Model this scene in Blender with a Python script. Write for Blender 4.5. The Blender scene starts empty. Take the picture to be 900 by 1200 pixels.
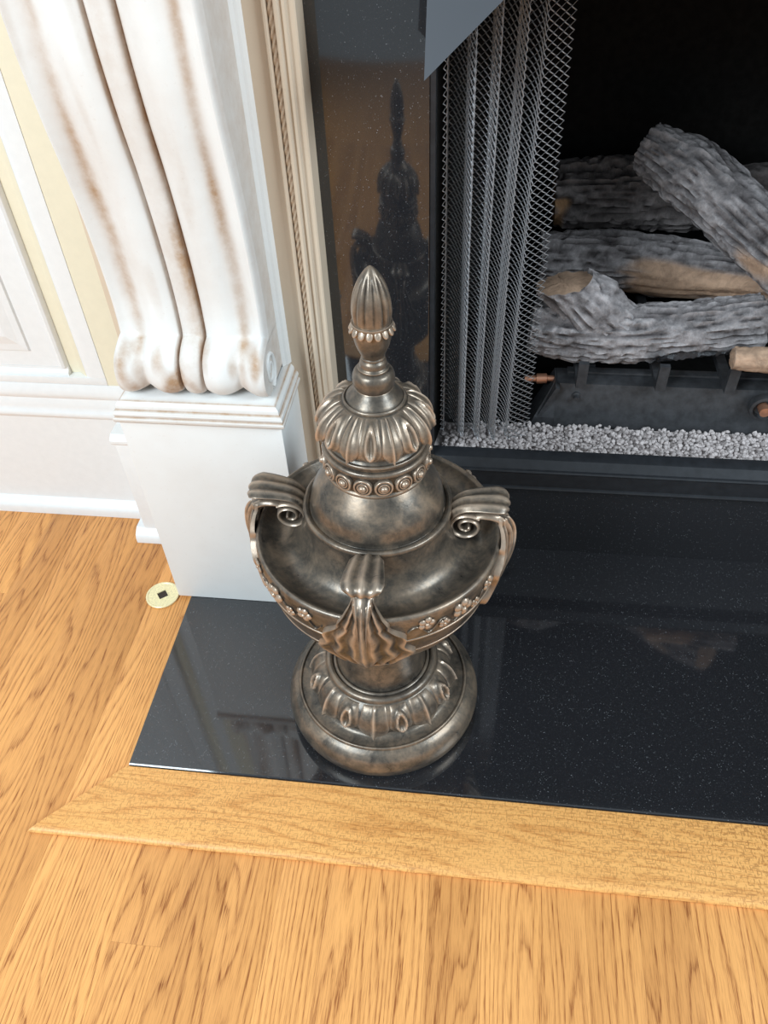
import bpy, math, random
from math import sin, cos, pi, radians, sqrt, exp
from mathutils import Vector, Matrix, noise

scene = bpy.context.scene
COL = scene.collection
rnd = random.Random(7)

# ---------------------------------------------------------------- camera
cd = bpy.data.cameras.new('camera'); cam = bpy.data.objects.new('camera', cd); COL.objects.link(cam)
cd.sensor_fit = 'HORIZONTAL'; cd.sensor_width = 36.0; cd.lens = 928.31 / 900 * 36.0
cd.clip_start = 0.02
PITCH, ROLL, YAW, CAM_H = radians(44.4951), radians(-3.0162), radians(-8.8355), 0.9316
_f = Vector((sin(YAW) * cos(PITCH), cos(YAW) * cos(PITCH), -sin(PITCH)))
_r = Vector((cos(YAW), -sin(YAW), 0)); _u = _r.cross(_f)
_R = _r * cos(ROLL) + _u * sin(ROLL); _U = _u * cos(ROLL) - _r * sin(ROLL)
cam.matrix_world = Matrix(((_R.x, _U.x, -_f.x, 0), (_R.y, _U.y, -_f.y, 0), (_R.z, _U.z, -_f.z, CAM_H), (0, 0, 0, 1)))
scene.camera = cam

# ---------------------------------------------------------------- light
w = bpy.data.worlds.new('room_ambient'); scene.world = w; w.use_nodes = True
w.node_tree.nodes['Background'].inputs[0].default_value = (0.80, 0.92, 1.0, 1)
w.node_tree.nodes['Background'].inputs[1].default_value = 0.42


def area(name, loc, target, sx, sy, power, col):
    ld = bpy.data.lights.new(name, 'AREA'); ld.shape = 'RECTANGLE'; ld.size = sx; ld.size_y = sy
    ld.energy = power; ld.color = col
    o = bpy.data.objects.new(name, ld); COL.objects.link(o); o.location = loc
    d = Vector(target) - Vector(loc); o.rotation_euler = d.to_track_quat('-Z', 'Y').to_euler()
    return o


area('window_daylight', (-1.35, -1.15, 1.95), (-0.25, 0.65, 0.2), 0.9, 1.2, 54, (0.79, 0.915, 1.0))
area('second_window_daylight', (2.3, -0.25, 2.0), (-0.1, 0.75, 0.2), 0.9, 1.2, 48, (0.79, 0.915, 1.0))
scene.view_settings.view_transform = 'Standard'
scene.view_settings.look = 'None'
scene.view_settings.exposure = 0.42
scene.view_settings.gamma = 1.0
scene.view_settings.use_curve_mapping = False


# ---------------------------------------------------------------- materials
class NT:
    def __init__(s, name):
        s.m = bpy.data.materials.new(name); s.m.use_nodes = True
        s.t = s.m.node_tree; s.b = s.t.nodes['Principled BSDF']

    def n(s, typ, **kw):
        nd = s.t.nodes.new('ShaderNode' + typ)
        for k, v in kw.items():
            if k.startswith('i_'):
                nd.inputs[k[2:].replace('_', ' ')].default_value = v
            else:
                setattr(nd, k, v)
        return nd

    def l(s, a, b): s.t.links.new(a, b)

    def ramp(s, src, stops):
        r = s.n('ValToRGB'); e = r.color_ramp.elements
        while len(e) < len(stops): e.new(0.5)
        for el, (p, c) in zip(e, stops):
            el.position = p; el.color = c if len(c) == 4 else (*c, 1)
        s.l(src, r.inputs[0]); return r.outputs[0]

    def mix(s, fac, a, b, blend='MIX'):
        m = s.n('Mix', data_type='RGBA', blend_type=blend)
        for sock, v in ((m.inputs[0], fac), (m.inputs[6], a), (m.inputs[7], b)):
            if hasattr(v, 'is_linked'): s.l(v, sock)
            elif isinstance(v, tuple): sock.default_value = v if len(v) == 4 else (*v, 1)
            else: sock.default_value = v
        return m.outputs[2]

    def math(s, op, a, b=None, clamp=False):
        m = s.n('Math', operation=op); m.use_clamp = clamp
        for sock, v in ((m.inputs[0], a), (m.inputs[1], b)):
            if v is None: continue
            if hasattr(v, 'is_linked'): s.l(v, sock)
            else: sock.default_value = v
        return m.outputs[0]

    def coords(s, scale=(1, 1, 1), rand=0.0, src='Object'):
        tc = s.n('TexCoord'); out = tc.outputs[src]
        if rand:
            oi = s.n('ObjectInfo'); cb = s.n('CombineXYZ')
            for i, k in enumerate((rand, rand * 7.3, rand * 3.1)):
                s.l(s.math('MULTIPLY', oi.outputs['Random'], k), cb.inputs[i])
            va = s.n('VectorMath', operation='ADD'); s.l(out, va.inputs[0]); s.l(cb.outputs[0], va.inputs[1]); out = va.outputs[0]
        mp = s.n('Mapping'); mp.inputs['Scale'].default_value = scale; s.l(out, mp.inputs[0])
        return mp.outputs[0]

    def noise(s, vec, scale, detail=3, rough=0.5, dist=0.0):
        nd = s.n('TexNoise'); nd.inputs['Scale'].default_value = scale; nd.inputs['Detail'].default_value = detail
        nd.inputs['Roughness'].default_value = rough; nd.inputs['Distortion'].default_value = dist
        s.l(vec, nd.inputs['Vector']); return nd.outputs[0]

    def attr(s, name):
        return s.n('Attribute', attribute_name=name).outputs['Fac']

    def set(s, col=None, rough=None, metal=None, spec=None):
        for nm, v in (('Base Color', col), ('Roughness', rough), ('Metallic', metal), ('Specular IOR Level', spec)):
            if v is None: continue
            if hasattr(v, 'is_linked'): s.l(v, s.b.inputs[nm])
            elif isinstance(v, tuple): s.b.inputs[nm].default_value = (*v, 1)
            else: s.b.inputs[nm].default_value = v

    def bump(s, h, strength=0.3, dist=0.002):
        b = s.n('Bump'); b.inputs['Strength'].default_value = strength; b.inputs['Distance'].default_value = dist
        s.l(h, b.inputs['Height']); s.l(b.outputs[0], s.b.inputs['Normal'])


def mat_oak(name, along='Y', light=(0.80, 0.375, 0.118), dark=(0.29, 0.090, 0.021), fine=False):
    t = NT(name)
    sw = (lambda a, b: (a, b, 1)) if along == 'Y' else (lambda a, b: (b, a, 1))
    c = t.coords((1, 1, 1), 13.0)
    def mapped(p, q):
        m_ = t.n('Mapping'); m_.inputs['Scale'].default_value = sw(p, q); t.l(c, m_.inputs[0]); return m_.outputs[0]
    sx = t.n('SeparateXYZ'); t.l(c, sx.inputs[0]); across = sx.outputs[0 if along == 'Y' else 1]
    low = t.noise(mapped(14, 1.25), 1, 2, 0.45)
    oi0 = t.n('ObjectInfo'); acr = t.math('MULTIPLY', across, t.math('ADD', t.math('MULTIPLY', oi0.outputs['Random'], 110.0), 25.0))
    wob = t.noise(mapped(120, 9), 1, 2, 0.6)
    ph = t.math('ADD', t.math('MULTIPLY', low, 21.0), t.math('ADD', acr, t.math('MULTIPLY', wob, 0.75)))
    rings = t.ramp(t.math('FRACT', ph), [(0.0, (0.75,) * 3), (0.10, (0.22,) * 3), (0.50, (0.06,) * 3), (0.80, (0.45,) * 3), (0.96, (1.0,) * 3)])
    pores = t.ramp(t.noise(mapped(1100, 40), 1, 2, 0.6), [(0.48, (0, 0, 0)), (0.64, (1, 1, 1))])
    soft = t.noise(mapped(26, 2.2), 1, 3, 0.5)
    f = t.math('ADD', t.math('MULTIPLY', rings, 0.46), t.math('MULTIPLY', t.math('MULTIPLY', pores, t.math('ADD', rings, 0.40)), 0.52))
    f = t.math('ADD', f, t.math('MULTIPLY', t.math('SUBTRACT', soft, 0.5), 0.5), clamp=True)
    col = t.mix(f, light, dark)
    if fine:      # medullary flecks: short cross ticks
        mp4 = t.n('Mapping'); mp4.inputs['Scale'].default_value = sw(200, 560); t.l(c, mp4.inputs[0])
        tick = t.ramp(t.noise(mp4.outputs[0], 1, 1.5, 0.6), [(0.53, (0, 0, 0)), (0.62, (1, 1, 1))])
        mp5 = t.n('Mapping'); mp5.inputs['Scale'].default_value = sw(560, 110); t.l(c, mp5.inputs[0])
        tick2 = t.ramp(t.noise(mp5.outputs[0], 1, 1.5, 0.6), [(0.55, (0, 0, 0)), (0.64, (1, 1, 1))])
        fd = t.ramp(t.noise(c, 3.0, 1), [(0.3, (0.25,) * 3), (0.7, (1,) * 3)])
        tk = t.math('MULTIPLY', t.math('MAXIMUM', tick, tick2), fd)
        col = t.mix(t.math('MULTIPLY', tk, 0.66), col, (0.30, 0.12, 0.035))
    oi = t.n('ObjectInfo')
    v = t.ramp(oi.outputs['Random'], [(0.0, (0.82, 0.79, 0.76)), (0.5, (1.0, 1.0, 1.0)), (1.0, (1.07, 1.09, 1.11))])
    col = t.mix(1.0, col, v, 'MULTIPLY')
    t.set(col, 0.42, spec=0.35); t.bump(f, 0.12, 0.0006)
    return t.m


def mat_granite():
    t = NT('black_granite'); c = t.coords()
    v = t.n('TexVoronoi', feature='F1'); v.inputs['Scale'].default_value = 420; t.l(c, v.inputs[0])
    sp = t.ramp(v.outputs['Distance'], [(0.10, (1, 1, 1)), (0.24, (0, 0, 0))])
    gate = t.ramp(t.noise(c, 160, 2, 0.7), [(0.50, (0, 0, 0)), (0.66, (1, 1, 1))])
    cl = t.ramp(t.noise(c, 700, 2, 0.8), [(0.58, (0, 0, 0)), (0.72, (1, 1, 1))])
    f = t.math('ADD', t.math('MULTIPLY', sp, gate), t.math('MULTIPLY', cl, 0.12), clamp=True)
    col = t.mix(f, (0.0145, 0.0145, 0.0165), (0.23, 0.235, 0.245))
    t.set(col, 0.06, spec=1.0)
    return t.m


def mat_antique(name, base, glaze, tint=0.0):
    t = NT(name); c = t.coords()
    n1 = t.noise(c, 9, 4, 0.6); n2 = t.noise(c, 60, 4, 0.7); n3 = t.noise(c, 220, 2, 0.6)
    g = t.attr('glaze')
    g = t.math('MULTIPLY', g, t.math('ADD', t.math('MULTIPLY', n2, 1.3), 0.25))
    mott = t.ramp(n1, [(0.45, (0, 0, 0)), (0.75, (0.22,) * 3)])
    sp = t.ramp(n3, [(0.66, (0, 0, 0)), (0.72, (0.25,) * 3)])
    f = t.math('ADD', g, t.math('ADD', t.math('MULTIPLY', mott, 0.5), t.math('ADD', t.math('MULTIPLY', sp, 0.3), tint)), clamp=True)
    t.set(t.mix(f, base, glaze), 0.45, spec=0.3); t.bump(n2, 0.08, 0.001)
    return t.m


def mat_bronze():
    t = NT('aged_bronze_finish'); c = t.coords()
    n1 = t.noise(c, 38, 5, 0.65, 0.6); n2 = t.noise(c, 14, 3, 0.6); n3 = t.noise(c, 240, 3, 0.7)
    f = t.math('ADD', t.math('MULTIPLY', n1, 0.6), t.math('ADD', t.math('MULTIPLY', n2, 0.35), t.math('MULTIPLY', n3, 0.2)))
    patina = t.ramp(f, [(0.43, (0.052, 0.046, 0.040)), (0.55, (0.120, 0.100, 0.080)), (0.70, (0.255, 0.190, 0.135))])
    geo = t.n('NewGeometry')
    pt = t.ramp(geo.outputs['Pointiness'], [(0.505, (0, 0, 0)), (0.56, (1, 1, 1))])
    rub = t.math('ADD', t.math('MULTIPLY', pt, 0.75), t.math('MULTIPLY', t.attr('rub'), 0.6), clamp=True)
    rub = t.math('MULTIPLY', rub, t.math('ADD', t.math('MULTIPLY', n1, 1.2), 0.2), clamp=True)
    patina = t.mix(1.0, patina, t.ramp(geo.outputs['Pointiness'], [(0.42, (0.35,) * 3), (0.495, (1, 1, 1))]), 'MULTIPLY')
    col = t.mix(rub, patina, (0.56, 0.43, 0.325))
    t.set(col, t.ramp(n1, [(0.3, (0.26,) * 3), (0.7, (0.40,) * 3)]), 0.55)
    t.bump(t.math('ADD', n3, n1), 0.12, 0.001)
    return t.m


def mat_plain(name, col, rough, metal=0.0, spec=0.5, nz=0.0, scale=80):
    t = NT(name)
    if nz:
        n = t.noise(t.coords(), scale, 3, 0.6)
        lo = tuple(max(0, x * (1 - nz)) for x in col); hi = tuple(x * (1 + nz) for x in col)
        t.set(t.ramp(n, [(0.3, lo), (0.7, hi)]), rough, metal, spec); t.bump(n, 0.1, 0.001)
    else:
        t.set(col, rough, metal, spec)
    return t.m


def mat_log(name, bark, bark2, cutc):
    t = NT(name); c = t.coords((1, 1, 1), 5.0)
    n1 = t.noise(c, 45, 5, 0.7, 0.5); n2 = t.noise(c, 220, 4, 0.7)
    b = t.ramp(t.math('ADD', t.math('MULTIPLY', n1, 0.7), t.math('MULTIPLY', n2, 0.3)), [(0.36, bark), (0.64, bark2)])
    cr = t.ramp(t.attr('crack'), [(0.0, (1, 1, 1)), (1.0, (0.22, 0.20, 0.20))])
    b = t.mix(1.0, b, cr, 'MULTIPLY')
    cc = t.ramp(n1, [(0.35, tuple(x * 0.55 for x in cutc)), (0.65, cutc)])
    col = t.mix(t.attr('char'), t.mix(t.attr('cut'), b, cc), (0.03, 0.031, 0.035))
    t.set(col, t.ramp(t.attr('char'), [(0.0, (0.85,) * 3), (1.0, (0.22,) * 3)]), spec=0.4)
    t.bump(t.math('ADD', n1, n2), 0.5, 0.003)
    return t.m


M = dict(
    oak=mat_oak('oak_strip_floor', 'Y'),
    oak_border=mat_oak('oak_border_board', 'X', (0.86, 0.44, 0.14), (0.57, 0.235, 0.060), fine=True),
    granite=mat_granite(),
    antique=mat_antique('antiqued_white_paint', (0.79, 0.785, 0.765), (0.42, 0.27, 0.165)),
    antique_warm=mat_antique('antiqued_warm_tan', (0.66, 0.545, 0.42), (0.34, 0.20, 0.11), 0.06),  # warmer, darker base colour for the backing panel and edge mouldings
    bronze=mat_bronze(),
    white=mat_plain('white_trim_paint', (0.80, 0.80, 0.79), 0.35, nz=0.02),
    cream=mat_plain('cream_wall_and_cove_shade', (0.79, 0.72, 0.55), 0.6, nz=0.02),
    black=mat_plain('black_steel', (0.022, 0.024, 0.028), 0.38, 0.3, nz=0.2),
    hood=mat_plain('charcoal_hood_steel', (0.050, 0.055, 0.064), 0.5, 0.1),
    soot=mat_plain('sooty_firebox_lining', (0.010, 0.0095, 0.009), 0.95, spec=0.1, nz=0.3),
    iron=mat_plain('burner_iron', (0.045, 0.046, 0.05), 0.55, 0.3, nz=0.3),
    wire=mat_plain('curtain_wire', (0.40, 0.40, 0.415), 0.42, 0.5),
    gravel=mat_plain('vermiculite', (0.46, 0.41, 0.40), 0.9, nz=0.35, scale=140),
    brass=mat_plain('pale_brass', (0.90, 0.80, 0.48), 0.38, 0.3, nz=0.15, scale=400),
    darkhole=mat_plain('dark_square', (0.035, 0.022, 0.015), 0.6),
    copper=mat_plain('copper_tube', (0.55, 0.27, 0.17), 0.4, 0.7),
    grout=mat_plain('dark_joint', (0.03, 0.02, 0.012), 0.9),
    log=mat_log('ceramic_log_bark', (0.15, 0.138, 0.14), (0.42, 0.385, 0.385), (0.52, 0.34, 0.23)),
    log_dark=mat_log('ceramic_log_dark_bark', (0.10, 0.088, 0.085), (0.24, 0.21, 0.205), (0.46, 0.26, 0.13)),
)


# ---------------------------------------------------------------- helpers
def mesh(name, verts, faces, smooth=None):
    me = bpy.data.meshes.new(name); me.from_pydata([tuple(v) for v in verts], [], faces); me.update()
    if smooth is not None:
        me.polygons.foreach_set('use_smooth', [True] * len(me.polygons))
        if smooth < 180: me.set_sharp_from_angle(angle=radians(smooth))
    return me


def obj(name, me, mat, parent=None, loc=(0, 0, 0), rot=(0, 0, 0)):
    if mat is not None and not me.materials: me.materials.append(M[mat])
    o = bpy.data.objects.new(name, me); COL.objects.link(o); o.location = loc; o.rotation_euler = rot
    if parent: o.parent = parent
    return o


def tag(o, label=None, cat=None, group=None, kind=None):
    for k, v in (('label', label), ('category', cat), ('group', group), ('kind', kind)):
        if v: o[k] = v
    return o


def empty(name, loc, label, cat, group=None, kind=None, rz=0):
    o = bpy.data.objects.new(name, None); COL.objects.link(o); o.location = loc; o.rotation_euler = (0, 0, rz)
    o.empty_display_size = 0.05
    return tag(o, label, cat, group, kind)


def setattr_f(me, name, vals):
    a = me.attributes.new(name, 'FLOAT', 'POINT'); a.data.foreach_set('value', vals)


def box_me(name, x0, x1, y0, y1, z0, z1, bev=0.0):
    if bev <= 0:
        v = [(x, y, z) for z in (z0, z1) for y in (y0, y1) for x in (x0, x1)]
        f = [(0, 2, 3, 1), (4, 5, 7, 6), (0, 1, 5, 4), (2, 6, 7, 3), (0, 4, 6, 2), (1, 3, 7, 5)]
        return mesh(name, v, f)
    import bmesh
    bm = bmesh.new(); bmesh.ops.create_cube(bm, size=1)
    for v in bm.verts:
        v.co = Vector((x0 + (v.co.x + .5) * (x1 - x0), y0 + (v.co.y + .5) * (y1 - y0), z0 + (v.co.z + .5) * (z1 - z0)))
    bmesh.ops.bevel(bm, geom=list(bm.edges), offset=bev, segments=2, profile=0.6, affect='EDGES')
    me = bpy.data.meshes.new(name); bm.to_mesh(me); bm.free()
    me.polygons.foreach_set('use_smooth', [True] * len(me.polygons)); me.set_sharp_from_angle(angle=radians(35))
    return me


def prism(name, pts, axis, a0, a1, smooth=30, nseg=1):
    """closed 2-D outline pts swept along axis ('x': pts are (y,z); 'z': pts are (x,y); 'y': pts are (x,z))"""
    n = len(pts); V = []
    for k in range(nseg + 1):
        a = a0 + (a1 - a0) * k / nseg
        for p, q in pts: V.append({'x': (a, p, q), 'z': (p, q, a), 'y': (p, a, q)}[axis])
    F = []
    for k in range(nseg):
        for i in range(n):
            j = (i + 1) % n; F.append((k * n + i, k * n + j, (k + 1) * n + j, (k + 1) * n + i))
    F.append(tuple(range(n - 1, -1, -1))); F.append(tuple(nseg * n + i for i in range(n)))
    me = mesh(name, V, F)
    import bmesh
    bm = bmesh.new(); bm.from_mesh(me); bmesh.ops.recalc_face_normals(bm, faces=bm.faces); bm.to_mesh(me); bm.free()
    if smooth:
        me.polygons.foreach_set('use_smooth', [True] * len(me.polygons)); me.set_sharp_from_angle(angle=radians(smooth))
    return me


def catmull(pts, k=6):
    out = []
    n = len(pts)
    for i in range(n - 1):
        p0 = pts[max(0, i - 1)]; p1 = pts[i]; p2 = pts[i + 1]; p3 = pts[min(n - 1, i + 2)]
        for j in range(k):
            t = j / k; t2 = t * t; t3 = t2 * t
            out.append(tuple(0.5 * (2 * b + (c - a) * t + (2 * a - 5 * b + 4 * c - d) * t2 + (3 * b - a - 3 * c + d) * t3)
                             for a, b, c, d in zip(p0, p1, p2, p3)))
    out.append(tuple(pts[-1]))
    return out


def interp(pts, t):
    x = t * (len(pts) - 1); i = min(int(x), len(pts) - 2); f = x - i
    return tuple(a + (b - a) * f for a, b in zip(pts[i], pts[i + 1]))


def lathe(name, runs, n=144, k=5, disp=None, smooth=38):
    prof = []
    for r in runs:
        c = catmull(r, k) if len(r) > 2 else list(r)
        if prof and (abs(prof[-1][0] - c[0][0]) + abs(prof[-1][1] - c[0][1])) < 1e-7: c = c[1:]
        prof += c
    V = []; F = []
    for i, (r, z) in enumerate(prof):
        for j in range(n):
            a = 2 * pi * j / n; d = disp(i, z, a) if disp else 0.0
            V.append(((r + d) * cos(a), (r + d) * sin(a), z))
    m = len(prof)
    for i in range(m - 1):
        for j in range(n):
            q = (j + 1) % n; F.append((i * n + j, i * n + q, (i + 1) * n + q, (i + 1) * n + j))
    F.append(tuple(range(n - 1, -1, -1))); F.append(tuple((m - 1) * n + j for j in range(n)))
    return mesh(name, V, F, smooth)


def tube_me(name, path, rad, n=6, closed_ends=True, smooth=60):
    V = []; F = []; m = len(path); up = Vector((0.13, 0.21, 0.97))
    for i, p in enumerate(path):
        p = Vector(p); d = (Vector(path[min(m - 1, i + 1)]) - Vector(path[max(0, i - 1)])).normalized()
        a = d.cross(up).normalized(); b = a.cross(d)
        r = rad[i] if isinstance(rad, (list, tuple)) else rad
        for j in range(n):
            t = 2 * pi * j / n; V.append(p + a * (r * cos(t)) + b * (r * sin(t)))
    for i in range(m - 1):
        for j in range(n):
            q = (j + 1) % n; F.append((i * n + j, i * n + q, (i + 1) * n + q, (i + 1) * n + j))
    if closed_ends:
        F.append(tuple(range(n - 1, -1, -1))); F.append(tuple((m - 1) * n + j for j in range(n)))
    return mesh(name, V, F, smooth)


def add_arrays(V, F, v2, f2):
    o = len(V); V += v2; F += [tuple(i + o for i in f) for f in f2]


# ================================================================ SETTING
XG, YH, YN = -0.4165, 0.4475, 0.3535          # granite left edge, granite front edge, border nose
ZG = 0.005                                     # granite top
YG = 0.868                                     # granite surround face
PW = 0.05715; PX0 = 0.0339

floor = tag(obj('floor', box_me('floor', -1.7, 1.7, -3.4, 0.93, -0.03, -0.012), 'oak'), kind='structure')
# oak strips, laid front to back
plank_cache = {}
prng = random.Random(21)
for k in range(-21, 20):
    x0 = PX0 + k * PW; x1 = x0 + PW - 0.00012
    ends = [-1.2]
    y = -1.2 + prng.uniform(0.5, 1.15)
    if k >= -9: y = min(y, -0.02)
    while y < 0.8 and (k < -12 or y < 0.0): ends.append(y); y += prng.uniform(0.8, 1.3)
    ends.append(0.905)
    if k == -7: ends = [-1.2, -0.5, 0.2475, 0.905]
    if k == -6: ends = [-1.2, -0.3, 0.905]
    for a, b in zip(ends[:-1], ends[1:]):
        if x1 > XG + 0.004 and b > YH - 0.05:
            if x0 > XG - 0.03:
                b = min(b, YH - 0.05)
        if b - a < 0.03: continue
        xe = x1
        L = b - a - 0.00012
        z1 = -0.0002 * prng.random()
        o = obj('plank', box_me('plank', 0, xe - x0, 0, L, -0.012, 0, 0.00015), 'oak', floor, (x0, a, z1))
# strip beside the granite, cut to its left edge
for a, b in ((0.36, 0.905),):
    xs = PX0 - 8 * PW
    obj('plank', box_me('plank', 0, XG - 0.0008 - xs, 0, b - YH - 0.0, -0.012, 0, 0.0003), 'oak', floor, (xs, YH, -0.0001))

# fireplace wall
YW = 0.905; YR = 0.9195
wall = tag(obj('wall_back', box_me('wall_back', -1.6, -0.30, YR, YR + 0.05, 0, 1.5), 'cream'), kind='structure')
obj('wall_strip', box_me('wall_strip', -0.541, -0.30, YW, YR, 0, 1.5), 'cream', wall)
# wainscot: stile with a cove, bead, rail, field and raised centre panel
YS = YW - 0.0008
stile = [(-0.5412, YR), (-0.5412, YS), (-0.560, YS), (-0.564, YS + 0.0004), (-0.568, YS + 0.0014), (-0.5705, YS + 0.0026), (-0.5705, YR)]
obj('stile', prism('stile', stile, 'z', 0.2746, 1.5, 40), 'white', wall)
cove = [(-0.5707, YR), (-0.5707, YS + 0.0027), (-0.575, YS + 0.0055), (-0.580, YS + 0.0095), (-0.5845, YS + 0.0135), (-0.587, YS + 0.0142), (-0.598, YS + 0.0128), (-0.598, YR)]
obj('cove', prism('cove', cove, 'z', 0.2746, 1.5, 40), 'cream', wall)  # cream here also paints the warm shade on the white bevel
bead = [(-0.5982, YR), (-0.599, 0.913), (-0.6015, 0.9095), (-0.605, 0.908), (-0.6085, 0.9095), (-0.610, 0.912), (-0.614, 0.912), (-0.614, YR)]
obj('panel_bead', prism('panel_bead', bead, 'z', 0.2872, 1.5), 'white', wall)
obj('rail', box_me('rail', -1.6, -0.5412, YS, YR, 0.262, 0.2745, 0.0008), 'white', wall)
rb = [(YR, 0.2746), (0.9075, 0.2746), (0.908, 0.2785), (0.9095, 0.281), (0.912, 0.283), (0.912, 0.287), (YR, 0.287)]
obj('rail_bead', prism('rail_bead', rb, 'x', -1.6, -0.5985), 'white', wall)
obj('field_panel', box_me('field_panel', -1.6, -0.6142, 0.9125, 0.919, 0.2872, 1.5), 'white', wall)
v_ = []
for x_, z_, y_ in ((-0.646, 0.313, 0.9126), (-0.648, 0.315, 0.9095), (-0.658, 0.326, 0.9085), (-0.672, 0.340, 0.905)):
    v_ += [(-1.6, y_, z_), (x_, y_, z_), (x_, y_, 1.5)]
f_ = []
for i in range(3):
    for j in range(2): f_.append((i * 3 + j, i * 3 + j + 1, i * 3 + j + 4, i * 3 + j + 3))
v_.append((-1.6, 0.905, 1.5)); f_.append((9, 10, 11, 12))
obj('raised_panel', mesh('raised_panel', v_, f_), 'white', wall)
obj('wall_section', box_me('wall_section', 1.0, 1.7, 0.89, 0.95, 0, 1.5), 'cream', wall)

# baseboard
bb = [(YW, 0.0), (0.888, 0.0), (0.888, 0.012), (0.890, 0.018), (0.895, 0.022), (0.8985, 0.025), (0.902, 0.028), (0.902, 0.200),
      (0.8985, 0.203), (0.8975, 0.208), (0.8985, 0.213), (0.9005, 0.216), (0.9005, 0.222), (0.9018, 0.230), (0.9030, 0.236), (0.9008, 0.240),
      (0.9005, 0.246), (0.9015, 0.252), (0.9030, 0.258), (0.9040, 0.2615), (YW - 0.0001, 0.2618)]
tag(obj('baseboard_back', prism('baseboard_back', bb, 'x', -1.6, -0.455, 40), 'white'), kind='structure')
# base block that boxes out beside the mantel
b2 = tag(obj('baseboard_left', box_me('baseboard_left', -0.527, -0.437, 0.846, 0.905, 0.0, 0.200, 0.0015), 'white'), kind='structure')
obj('base_shoe', prism('base_shoe', [(0.9, 0), (0.834, 0), (0.834, 0.010), (0.837, 0.016), (0.842, 0.020), (0.847, 0.024), (0.9, 0.024)], 'x', -0.541, -0.437), 'white', b2)
obj('base_cap', prism('base_cap', [(0.9, 0.199), (0.8455, 0.199), (0.8425, 0.203), (0.8425, 0.208), (0.8455, 0.212), (0.85, 0.216), (0.9, 0.216)], 'x', -0.531, -0.437), 'white', b2)

# ---------------------------------------------------------------- granite hearth and border
hearth = obj('hearth_slab', prism('hearth_slab', [(YH, -0.012), (YH, 0.0018), (YH + 0.004, ZG), (YG + 0.03, ZG), (YG + 0.03, -0.012)], 'x', XG, 1.25, 20), 'granite')
tag(hearth, 'polished black granite hearth slab speckled grey, set flush in the oak floor', 'hearth')

nose = [(YH - 0.0006, -0.008), (YH - 0.0006, 0.0062), (YH - 0.002, 0.0070), (0.376, 0.0076)] + \
       [(0.3670 - 0.0135 * sin(t), 0.0026 + 0.0050 * cos(t)) for t in [pi * 0.95 * i / 10 for i in range(0, 11)]] + [(0.362, -0.0024), (0.362, -0.008)]
me = prism('hearth_border', nose, 'x', 0, 1.0, 30)
for v in me.vertices:      # mitred left end at 45 degrees
    v.co.x = 1.25 if v.co.x > 0.5 else XG - (YH - v.co.y)
tag(obj('hearth_border', me, 'oak_border'), 'golden oak border board with a rounded nose and a mitred end along the granite', 'border board')

# ---------------------------------------------------------------- granite surround
sur = empty('granite_surround', (0, YG, 0), 'black polished granite slabs framing the firebox opening', 'fireplace surround')
def granite_part(name, x0, x1, z0, z1, y0=YG, y1=YG + 0.022):
    return obj(name, box_me(name, x0, x1, y0 - YG, y1 - YG, z0, z1, 0.0012), 'granite', sur)
XF, XR = -0.0655, 0.86
granite_part('leg_slab', -0.205, XF, ZG, 1.02)
granite_part('leg_slab', XR, 1.0, ZG, 1.02)
granite_part('riser_slab', XF + 0.0005, XR - 0.0005, ZG, 0.150)
granite_part('header_slab', XF + 0.0005, XR - 0.0005, 0.83, 1.02)

# ---------------------------------------------------------------- firebox
fb = empty('firebox', (0.4, 1.1, 0.10), 'dark sooty firebox with a black steel sill below the logs', 'firebox')
def fbp(name, me, mat): 
    o = obj(name, me, mat, fb); o.location = (-0.4, -1.1, -0.10); return o
fbp('side_wall', prism('side_wall', [(XF - 0.03, YG + 0.023), (XF - 0.002, YG + 0.023), (0.03, 1.36), (0.03, 1.40), (XF - 0.03, 1.40)], 'z', 0.12, 0.95, 0), 'soot')
fbp('side_wall', prism('side_wall', [(XR + 0.03, YG + 0.023), (XR + 0.002, YG + 0.023), (XR - 0.10, 1.36), (XR - 0.10, 1.40), (XR + 0.03, 1.40)], 'z', 0.12, 0.95, 0), 'soot')
fbp('back_wall', box_me('back_wall', 0.0, XR, 1.36, 1.40, 0.12, 0.95), 'soot')
fbp('floor_pan', box_me('floor_pan', XF, XR, YG + 0.023, 1.38, 0.125, 0.150), 'soot')
fbp('smoke_shelf', box_me('smoke_shelf', XF - 0.03, XR + 0.03, YG + 0.024, 1.40, 0.94, 0.96), 'soot')
sill = [(YG + 0.0, 0.1405), (0.8575, 0.1405), (0.8565, 0.1425), (0.8575, 0.1445), (0.860, 0.1455), (0.860, 0.170), (0.8585, 0.1725), (0.860, 0.1745), (0.863, 0.1755),
        (0.872, 0.186), (0.884, 0.191), (0.888, 0.191), (0.888, 0.1505), (YG, 0.1505)]
fbp('sill', prism('sill', sill, 'x', XF + 0.0006, XR, 25), 'black')
fbp('jamb_strip', box_me('jamb_strip', XF + 0.0005, XF + 0.006, YG + 0.002, YG + 0.022, 0.19, 0.83), 'black')

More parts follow.
